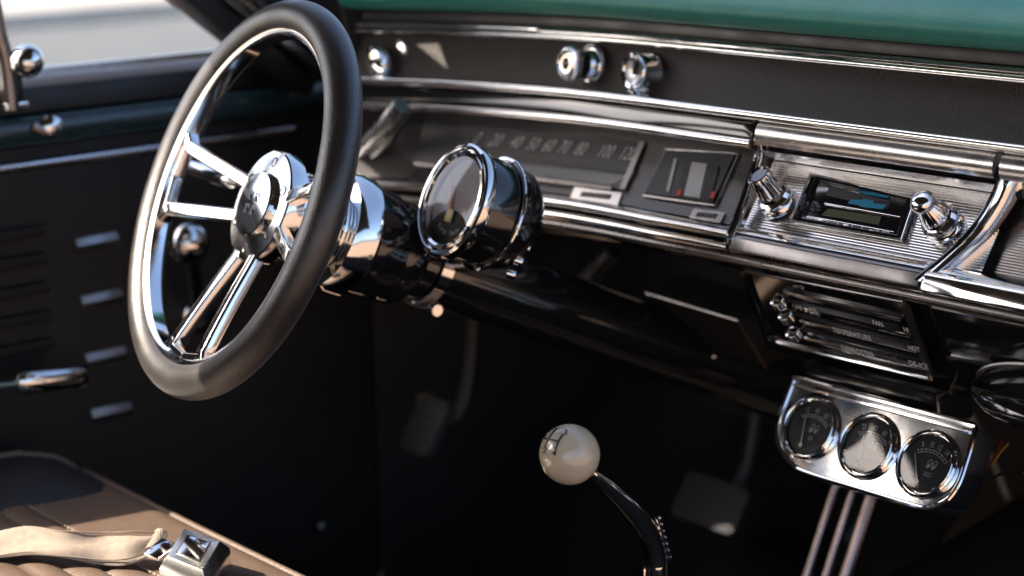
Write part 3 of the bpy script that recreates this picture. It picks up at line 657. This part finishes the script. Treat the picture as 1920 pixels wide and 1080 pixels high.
lo = [(rl*math.cos(R(a)), rl*math.sin(R(a))) for a in lin(205, 335, 24)]
lo += [(.034*math.cos(R(a)), -.036+.026*math.sin(R(a))+.002) for a in lin(25, 155, 14)]
MB().prism([p for p in lo], tz(0, 0, -.0002), tx, tu, tn, 0, .0004).build('dial_below_reflection', 'dial', dl_)  # black part of the dial below the painted sky reflection
pr = MB()
for k in range(33):
    q = R(205-230*k/32); r0, r1 = .0255, (.0305 if k % 4 == 0 else .0282)
    u_ = math.cos(q)*tx+math.sin(q)*tu
    if math.sin(q) > -.25: pr.box(tz(0, 0)+u_*(r0+r1)/2, u_, np.cross(tn, u_), tn, r1-r0, .0009 if k % 4 == 0 else .0005, .0002)
for k in range(9):
    q = R(205-230*k/8)
    if math.sin(q) > -.2: text(pr, str(k), .0080, tz(.0345*math.cos(q), .0345*math.sin(q)), tx, tu)
text(pr, 'RPM', .0052, tz(0, .010), tx, tu)
pr.build('dial_print', 'dim', dl_)
st_ = MB()
for k, ch in enumerate('SUPER TACH'):
    q = R(235+k*7.8); text(st_, ch, .0056, tz(.0285*math.cos(q), .0285*math.sin(q)-.0005, .0006), tx, tu, 1, q+math.pi/2)
st_.build('dial_lettering', 'print', dl_)
MB().tube([tz(-.002, -.014, .002), tz(-.0135, .013, .002)], [.0013, .0009], 8).build('needle', 'orange', tac)
MB().box(tz(-.001, -.0135, .0030), tx, tu, tn, .0105, .0115, .0016).build('pivot_cover', 'yellow', tac, .0006)
MB().lathe([(TR-.0118, .0046), (TR*.5, .0050), (0, .0051)], TC, tn, 56).build('glass', 'glass', tac)
MB().tube(spline([TC-tn*.045-tu*.046-tx*.01, TC-tn*.05-tu*.052-tx*.040, ca-wn*.107+cx_*.0], 6), .006, 12).build('mounting_arm', 'smoke', tac)
for k in range(3):
    MB().lathe([(0, .004), (.0035, .0035), (.0045, .001), (.0045, -.004)], TC-tn*.060+tx*(.036-.004*k)+tu*(-.018-.013*k), tx*.6-tn*.8, 16).build('cap_screw', 'chrome', tac)

# ================================================================== SHIFTER
KR = .0244; KC = PX(1068, 852, -.06)
sh = thing('gear_shifter', 'ivory ball shift knob on a bent chrome lever', 'gear shifter', (-.06, KC[1]+.16, .17))
MB().lathe([(KR*math.sin(R(a)), -KR*math.cos(R(a))) for a in lin(0, 180, 40)], KC, ZA, 72).build('shift_knob', 'ivory', sh, smooth=180, label='glossy ivory ball knob with shift pattern')
knob = [o for o in sc.objects if o.name == 'shift_knob'][0]
def PK(px, py, k=1.0015):
    v = ray(px, py); oc_ = CAM-KC; b = oc_@v; c = oc_@oc_-(KR*k)**2; return CAM+v*(-b-math.sqrt(max(b*b-c, 0)))
ink = MB()
sk = lambda p: (1000+p[0]*140/1080, 780+p[1]*140/1080)
for L_ in ([(345, 182), (285, 240), (238, 310), (200, 380), (172, 445)], [(430, 270), (385, 330), (345, 410), (316, 482)], [(158, 326), (230, 335), (300, 350), (352, 366)]):
    pts = spline([V(*sk(p)) for p in L_], 4)
    ink.tube([PK(*p) for p in pts], .00095, 6)
ink.build('shift_gate_lines', 'ink', knob)
for s_, c_, h in (('3', (468, 236), 62), ('2', (162, 500), 74), ('4', (302, 535), 74)):
    v_, f_ = fontmesh(s_, 1, 1.0, .035); mb = MB(); P = []
    for x, y in v_:
        P.append(PK(*sk((c_[0]+(x+y*.22)*h*1.7, c_[1]-y*h*1.7+x*h*.1)), 1.006))
    mb.add(P, f_); mb.build('gear_number', 'ink', knob)
lev = [PX(*p, -.06) for p in ((1106, 884), (1130, 905), (1165, 938), (1197, 974), (1219, 1012), (1228, 1052), (1230, 1100))]; lev.append(V(-.06, lev[-1][1]+.012, .15))
sp = spline(lev, 7)
MB().tube(sp, [.0056+.0042*min(1, k/22) for k in range(len(sp))], 24).build('lever', 'chrome', sh)
co_ = MB()
for k in range(5): co_.tube([PX(1126+k*3.4, 899+k*3.0, -.06)+.0066*(math.cos(a)*V(.6, .2, .5)+math.sin(a)*V(0, .5, -.6)) for a in [2*math.pi*j/14 for j in range(14)]], .0006, 6, closed=True)
co_.build('thread_turns', 'chrome', sh)
nb = MB()
for k in range(7):
    a, b = PX(1222+k*3.2, 978+k*12, -.06), PX(1224+k*3.2, 986+k*12, -.06)
    nb.lathe([(.0018, -.0025), (.0032, -.0018), (.0032, .0018), (.0018, .0025)], a+V(.004, .004, .002), nz(b-a), 12)
nb.build('linkage_collar', 'chrome', sh)
MB().lathe([(.055, -.012), (.055, .004), (.040, .014), (.022, .05), (.012, .07)], lev[-1]+V(0, 0, .0), ZA, 32).build('boot', 'black', sh)

# ================================================================== PEDALS AND UNDER-DASH THINGS
def pedal(name, label, c, ex, up, w_, h_, arm_to, trim='rubber', ribs=7):
    t = thing(name, label, 'pedal', c); n = nz(np.cross(ex, up)); n = n if n[1] < 0 else -n
    MB().prism(rrect(w_, h_, .010), c, ex, up, n, -.006, .006).build('pad', 'rubber', t, .002)
    for k in range(ribs):
        MB().box(V(c)+up*h_*(-.38+.76*k/(ribs-1))+n*.0066, ex, up, n, w_*.86, h_*.055, .003).build('rib', trim, t, .0006)
    MB().tube(spline([V(c)-n*.006, V(c)-n*.03+up*.06, V(arm_to)], 6), .008, 10).build('arm', 'black', t)
    return t
pup = nz((0, .55, .84))
pedal('brake_pedal', 'ribbed black rubber brake pedal under the dash, left of the slotted pedal', PX(1335, 945, -.37), XA, pup, .095, .055, PX(1335, 945, -.37)+V(0, .10, .28))
pedal('clutch_pedal', 'small ribbed clutch pedal deep in the dark footwell beside the kick panel', PX(800, 800, -.56), XA, pup, .05, .065, PX(800, 800, -.56)+V(0, .08, .30), 'rubber', 5)
ac = PX(1571, 1010, -.13); aup = nz(PX(1592, 930, -.13)-PX(1545, 1075, -.13)); ac_t = thing('accelerator_pedal', 'slotted accelerator pedal with bronze bars below the gauge panel', 'pedal', ac-aup*.06)
an = nz(np.cross(XA, aup)); an = an if an[1] < 0 else -an
for dx in (-.022, 0, .022):
    MB().tube([ac+XA*dx+aup*.048, ac+XA*dx-aup*.085], .0040 if dx < .02 else .0056, 10).build('bar', 'bronze', ac_t)
MB().tube(spline([ac+XA*-.022+aup*.046, ac+XA*-.018+aup*.054, ac+aup*.056, ac+XA*.018+aup*.054, ac+XA*.022+aup*.046], 5), .0042, 10).build('top_bar', 'smoke', ac_t)
MB().box(ac-aup*.095, XA, aup, an, .06, .03, .010).build('heel', 'rubber', ac_t, .003)
MB().tube(spline([ac-an*.004, ac-an*.03+aup*.05, ac+V(0, .16, .16)], 5), .006, 8).build('arm', 'black', ac_t)
# under-dash box with pale edges left of heater panel
ub = [(1212, 550), (1385, 602), (1436, 690), (1262, 640)]
P = [PY(*p, .42) for p in ub[:2]]+[PY(*p, .47) for p in ub[2:]]
uo = thing('under_dash_cover', 'flat black cover plate with pale edges under the dash', 'cover plate', P[0])
bx_ = nz(P[1]-P[0]); by_ = nz(P[3]-P[0]); bn_ = nz(np.cross(bx_, by_)); bn_ = bn_ if bn_[1] < 0 else -bn_
MB().add([p-bn_*.002 for p in P]+[p+V(0, .06, .01) for p in P], [(0, 1, 2, 3), (4, 7, 6, 5), (0, 4, 5, 1), (1, 5, 6, 2), (2, 6, 7, 3), (3, 7, 4, 0)]).build('plate', 'matte', uo)
for a, b, m in ((0, 1, 'smoke'), (1, 2, 'bronze'), (0, 3, 'bronze')): MB().tube([P[a], P[b]], .0014, 8).build('edge', m, uo)
MB().lathe([(0, .004), (.003, .003), (.004, 0)], PY(1336, 668, .47), (0, -1, 0), 14).build('screw', 'chrome', uo)
hb = MB().tube(spline([PY(1150, 470, .44), PY(1105, 520, .44), PY(1080, 560, .46), PY(1040, 600, .5)], 6), [.010]*6+[.012]*7+[.010]*6, 14).build('column_bracket', 'satin')
hb['label'] = 'pale metal column support bracket in the dark below the dash'; hb['category'] = 'bracket'
for px in ((800, 475, 930, 505), (905, 545, 1000, 560)):
    pass
hc = MB().tube(spline([PY(680, 500, .30), PY(780, 520, .36), PY(900, 555, .42), PY(1010, 575, .46), PY(1060, 560, .46)], 6), .007, 12).build('wiring_harness', 'black'); hc['label'] = 'black wiring harness tube sagging below the steering column'; hc['category'] = 'wiring'
hk = MB().box(PX(797, 770, -.715), XA, YA, ZA, .006, .022, .045).build('door_jamb_switch', mat('worn_brass', (.45, .27, .15), .4, 1), bevel=.006); hk['label'] = 'small brass coloured tab glinting on the dark kick panel'; hk['category'] = 'switch'

# ================================================================== DRIVER DOOR
DX = -.72
door = thing('driver_door', 'black driver door with chrome strips seen beyond the steering wheel', 'door', (DX, -.2, .05))
Zp = lambda px, py: PX(px, py, DX)[2]
YD = lin(-1.05, .42, 12); zt = Zp(230, 137)
def doorsweep(name, prof, m, y0=-1.05, y1=.40, bev=0, closed=True, parent=None, sm=40, label=None):
    mb = MB(); ys = lin(y0, y1, 8); rows_ = [[(x, y, z) for x, z in prof] for y in ys]; mb.grid(rows_, False, closed)
    if closed:
        n = len(prof); mb.f.append(tuple(range(n))[::-1]); mb.f.append(tuple(range(7*n, 8*n)))
    return mb.build(name, m, parent or door, bev, sm, label)
doorsweep('door_shell', [(DX-.16, zt-.008), (DX-.06, zt-.006), (DX-.06, .02), (DX-.16, .02)], 'matte')
doorsweep('window_sill', [(DX-.058, zt+.001), (DX-.02, zt+.001), (DX-.006, zt-.006), (DX-.002, zt-.030), (DX-.058, zt-.030)], 'black', bev=.002)
doorsweep('glass_seal', [(DX-.070, zt+.006), (DX-.060, zt+.006), (DX-.0585, zt-.012), (DX-.070, zt-.012)], 'satin')
doorsweep('door_cap', [(DX-.05, zt-.031)]+arcprof((DX-.006, zt-.047), .0155, 100, -95, 10)+[(DX-.05, zt-.064)], 'doorteal', label='dark teal rounded door cap')
z1, z2 = Zp(100, 296), Zp(100, 316)
doorsweep('door_panel', [(DX-.055, zt-.064), (DX-.012, zt-.064), (DX-.010, .05), (DX-.055, .05)], 'doorvinyl', bev=.003)
doorsweep('chrome_strip', [(DX-.011, z1)]+arcprof((DX-.0095, (z1+z2)/2), (z1-z2)/2, 75, -75, 8)+[(DX-.011, z2)], 'satin', y1=.30)
zz = Zp(330, 221)
for (a, b) in (((237, 222), (275, 216)), ((340, 205), (388, 195))):
    pa_, pb_ = PX(*a, DX), PX(*b, DX); MB().box((pa_+pb_)/2, XA, nz(pb_-pa_), ZA, .012, np.linalg.norm(pb_-pa_), .010).build('badge', 'bronze', door, .002)
for (x0, y0, x1, y1, hh) in ((150, 464, 228, 449, 26), (160, 572, 236, 556, 26), (169, 680, 244, 664, 26), (179, 785, 255, 769, 27)):
    a, b = PX(x0, y0, DX), PX(x1, y1, DX); L_ = np.linalg.norm(b-a); hz = hh/FPX*1.95; c = (a+b)/2
    t = MB().prism([(-hz/2, 0), (0, .004), (hz/2, 0), (hz/2, -.004), (-hz/2, -.004)], c+V(-.009, 0, 0)-nz(b-a)*L_/2, ZA, XA, nz(b-a), 0, L_).build('pleat_button', 'hoodwarm', door, .0004, label=None)
for k, yy in enumerate((438, 490, 545, 598, 650)):
    a, b = PX(-60, yy+8, DX), PX(88+k*4, yy-6, DX)
    a = V(DX-.010, -1.0, b[2]); MB().box((a+b)/2, XA, YA, ZA, .008, abs(b[1]-a[1]), .012).build('pleat', 'doorvinyl', door, .003)
# arm rest pull / inner handle
h0, h1 = PX(-60, 730, DX+.05), PX(165, 705, DX+.05)
hd = MB().grid([[ (h0*(1-t)+h1*t)+V(.008*math.cos(a)*s_, 0, .012*math.sin(a)*s_) for a in [2*math.pi*j/16 for j in range(16)]] for t, s_ in ((.30, .25), (.38, .30), (.40, .8), (.46, 1), (.7, 1), (.9, .95), (.975, .8), (1, .35))], False, True).build('inner_handle', 'chrome', door, smooth=50)
MB().tube([h0*.62+h1*.38, h0*.9+h1*.1, V(DX-.012, (h0*.9+h1*.1)[1], h0[2])], .004, 8).build('handle_spindle', 'chrome', hd)
# window winder with ball knob
wk = PX(352, 455, DX+.055)
cr_ = MB().tube([PX(372, 590, DX+.005), PX(368, 560, DX+.018), PX(362, 500, DX+.035), wk], [.011, .010, .008, .007], 14).build('window_winder', 'chrome', door)
MB().lathe([(.0235*math.sin(R(a)), -.0215*math.cos(R(a))) for a in lin(0, 180, 20)], wk, XA, 32).build('winder_knob', 'chrome', cr_, smooth=180)
MB().lathe([(.020, -.018), (.020, .004), (.012, .008), (0, .009)], PX(372, 590, DX), XA, 28).build('winder_base', 'chrome', cr_)
MB().lathe([(.0085, -.006), (.0105, .004), (.0105, .010), (.006, .013), (0, .0135)], PX(92, 236, DX+.004), nz((1, -.2, .3)), 24).build('vent_latch', 'chrome', door)
MB().tube([PX(60, 236, DX+.008), PX(84, 246, DX+.010)], .0055, 10).build('vent_latch', 'bronze', door)
# upright with mirror-bright ball in front of the side window
vp = thing('vent_window_frame', 'dark upright window channel with bright ball latch at the far left', 'window frame', PX(22, 205, DX+.01))
MB().tube(spline([PX(-22, -40, DX+.004), PX(-4, 60, DX+.004), PX(12, 120, DX+.004), PX(22, 205, DX+.004)], 6), .0085, 12).build('channel', 'smoke', vp)
MB().box(PX(20, 168, DX), XA, YA, ZA, .016, .020, .030).build('channel_foot', 'black', vp, .003)
MB().box(PX(24, 198, DX), XA, YA, ZA, .020, .026, .008).build('foot_plate', 'chrome', vp, .002)
bc = PX(50, 115, DX+.02)
MB().lathe([(.0165*math.sin(R(a)), -.0165*math.cos(R(a))) for a in lin(0, 180, 24)], bc, XA, 36).build('ball_latch', 'chrome', vp, smooth=180)
MB().tube([bc, PX(14, 130, DX+.006)], .005, 10).build('latch_stem', 'chrome', vp)

# ================================================================== SEAT AND BELT
seat = thing('driver_seat', 'black vinyl driver seat with pleated centre, sunlit on its front corner', 'seat', (-.41, -.35, .02))
SZ = .33; SY = -.025; SXa, SXb = -.69, -.13
def seatz(x, y):
    u_ = (x-(SXa+SXb)/2)/((SXb-SXa)/2)
    z = SZ+.002*math.exp(-((x+.60)/.10)**2)-.010*max(0, y+.20)/.16
    z -= .05*max(0, abs(u_)-.80)**2/.04*1.2
    if y < -.135 and -.56 < x < -.27:
        ph = ((y+.135)/.026) % 1.0; ed = min(1, (x+.56)/.02, (-.27-x)/.02)
        z += (.0050*math.sqrt(max(0, math.sin(math.pi*ph)))-.0030)*max(0, ed)
    return z
xs_ = lin(SXa, SXb, 60); ys_ = lin(-.60, SY-.03, 150)
rows = [[(x, y, seatz(x, y)) for y in ys_]+[(x, SY-.03+.03*math.sin(R(a)), seatz(x, SY-.03)-.03*(1-math.cos(R(a)))) for a in (15, 30, 45, 60, 75, 90)]+[(x, SY-.004, .20), (x, SY-.02, .08)] for x in xs_]
MB().grid(rows).build('cushion', 'seatlit', seat, smooth=60)
MB().add([(SXa, -.60, .08), (SXa, SY-.02, .08), (SXa, SY-.03, SZ-.08), (SXa, -.60, SZ-.08), (SXb, -.60, .08), (SXb, SY-.02, .08), (SXb, SY-.03, SZ-.08), (SXb, -.60, SZ-.08)], [(0, 1, 2, 3), (4, 7, 6, 5)]).build('side_panel', 'seatlit', seat)
MB().tube([(x, SY-.006, seatz(x, SY-.03)-.010) for x in lin(SXa+.01, SXb-.01, 40)], .0040, 10).build('piping', 'seatlit', seat)
sv = MB()
bl = [[(x, y, SZ-.02+.034*math.sin(R(a))*(1 if y < -.12 else max(0, 1-((y+.12)/.085)**2)**.5)) for a, x in ((0, -.715), (40, -.70), (70, -.675), (90, -.645), (70, -.59), (40, -.555), (15, -.53), (0, -.52))] for y in lin(-.60, -.037, 24)]
MB().grid(bl).build('side_bolster', 'seatshade', seat, smooth=80)
MB().tube(spline([V(-.655, -.42, SZ+.0155), V(-.65, -.13, SZ+.0145), V(-.645, -.085, SZ+.011), V(-.640, -.055, SZ+.001), V(-.635, -.040, SZ-.012)], 6), .0036, 8).build('piping', 'seatlit', seat)
stt = MB()
for j in range(5):
    y = -.135-.026*j
    for k in range(40):
        x = -.555+.28*k/40; stt.box((x, y, seatz(x, y)+.0006), XA, YA, ZA, .0046, .0012, .0012)
stt.build('stitching', 'stitch', seat)
MB().box((-.41, -.33, .05), XA, YA, ZA, .48, .50, .06).build('seat_base', 'black', seat, .01)
MB().grid([[(x, -.60-.10*t-(.02 if abs(x+.41) < .2 else 0), SZ-.03+.50*t) for t in (0, .15, .4, .7, 1)] for x in lin(-.66, -.16, 10)]+[[(x, -.72-.10*t, SZ-.03+.50*t) for t in (0, .15, .4, .7, 1)] for x in lin(-.16, -.66, 10)], True).build('backrest', 'seatlit', seat, smooth=70)
belt = thing('seat_belt', 'beige seat belt with polished square buckle lying on the seat', 'seat belt', PZ(365, 1040, SZ))
def SP(px, py, dz): p = PZ(px, py, SZ+dz); return p
A = [SP(-60, 1005, .012), SP(0, 1000, .016), SP(55, 992, .022), SP(120, 998, .024), SP(190, 1000, .020), SP(250, 998, .022), SP(300, 1001, .018)]
B = [SP(-60, 1052, .006), SP(0, 1046, .006), SP(60, 1040, .010), SP(120, 1044, .010), SP(190, 1051, .006), SP(240, 1049, .008), SP(285, 1034, .010)]
A2, B2 = spline(A, 8), spline(B, 8)
rows = []
for i, (a, b) in enumerate(zip(A2, B2)):
    cr2 = [a*(1-t)+b*t+V(0, 0, .003*math.sin(t*math.pi*2+i*.12)) for t in lin(0, 1, 9)]
    rows.append(cr2+[p-V(0, 0, .0018) for p in reversed(cr2)])
MB().grid(rows, False, True).build('webbing', 'web', belt, smooth=60)
est = MB()
for e in (A2, B2):
    for k in range(0, len(e)-1):
        for h in (.1, .35, .6, .85):
            p = e[k]*(1-h)+e[k+1]*h; est.box(p+V(0, 0, .0006), nz(e[k+1]-e[k]), YA, ZA, .0010, .0014, .0012)
est.build('edge_weave', 'web', belt)
MB().tube([SP(302, 1001, .016), SP(284, 1036, .010)], .006, 12).build('webbing_fold', 'web', belt)
b0, b1, b2, b3 = [PZ(*p, SZ+.022) for p in ((342, 995), (430, 1014), (384, 1062), (295, 1040))]
bzd = nz((.20, -.16, .96)); bxd = nz((b1-b0)-bzd*((b1-b0)@bzd)); byd = nz(np.cross(bzd, bxd)); byd = -byd if byd[1] > 0 else byd
poly = [((p-b0)@bxd, (p-b0)@byd) for p in (b0, b1, b2, b3)]
cb = np.mean(poly, 0); scp = lambda s_: [tuple(cb+(V(*p)-cb)*s_) for p in poly]
bk = MB(); lv = [(scp(1.0), -.017), (scp(1.02), -.004), (scp(1.0), .0), (scp(.74), .010)]
rows = [[b0+x*bxd+y*byd+bzd*h for x, y in P_] for P_, h in lv]
bk.grid(rows, False, True); bk.f.append(tuple(range(12, 16))); bk.f.append((3, 2, 1, 0))
bo = bk.build('buckle', mat('buckle_metal', (.86, .85, .83), .24, 1, rvar=.05), belt, .0016, smooth=30)
MB().prism([tuple(cb+(V(*p)-cb)*.46) for p in poly], b0, bxd, byd, bzd, .0098, .0112).build('release_button', 'chrome', bo, .0006)
MB().ringprism([tuple(cb+(V(*p)-cb)*.50) for p in poly], [tuple(cb+(V(*p)-cb)*.465) for p in poly], b0, bxd, byd, bzd, .0098, .0104).build('button_surround', 'smoke', bo)
MB().box((b0+b3)/2+V(-.010, -.004, -.008), bxd, byd, ZA, .016, .024, .003).build('tongue', 'chrome', belt, .001)

# ================================================================== OUTSIDE: red car beyond the lot
RC = PZ(95, -28, GZ)
rc = thing('parked_car', 'blurred red car parked beyond the pale pavement, seen through the side window', 'car', RC)
bp = [(-2.2, .35), (-2.25, .62), (-2.1, .82), (-1.2, .90), (-.75, 1.30), (.55, 1.33), (1.15, .93), (2.05, .82), (2.2, .60), (2.15, .32)]
MB().prism(bp, RC+V(-.9, 0, 0), YA, ZA, XA, -.85, .85).build('body', 'redpaint', rc, .06)
for s_ in (-.853, .853):
    MB().prism([(-1.05, .92), (-.68, 1.22), (.50, 1.25), (1.0, .93)], RC+V(-.9+s_, 0, 0), YA, ZA, XA, -.004, .004).build('side_window', 'carglass', rc)
    for y in (-1.35, 1.4):
        wh = MB().lathe([(.18, -.09), (.32, -.09), (.33, -.05), (.33, .07), (.30, .09), (.2, .09)], RC+V(-.9+s_*.92, y, .33), XA, 28).build('wheel', 'tyre', rc)
        MB().lathe([(.19, .03), (.17, .08), (.05, .06), (0, .07)], RC+V(-.9+s_*.92, y, .33), XA*(1 if s_ > 0 else -1), 24).build('rim', 'satin', wh)
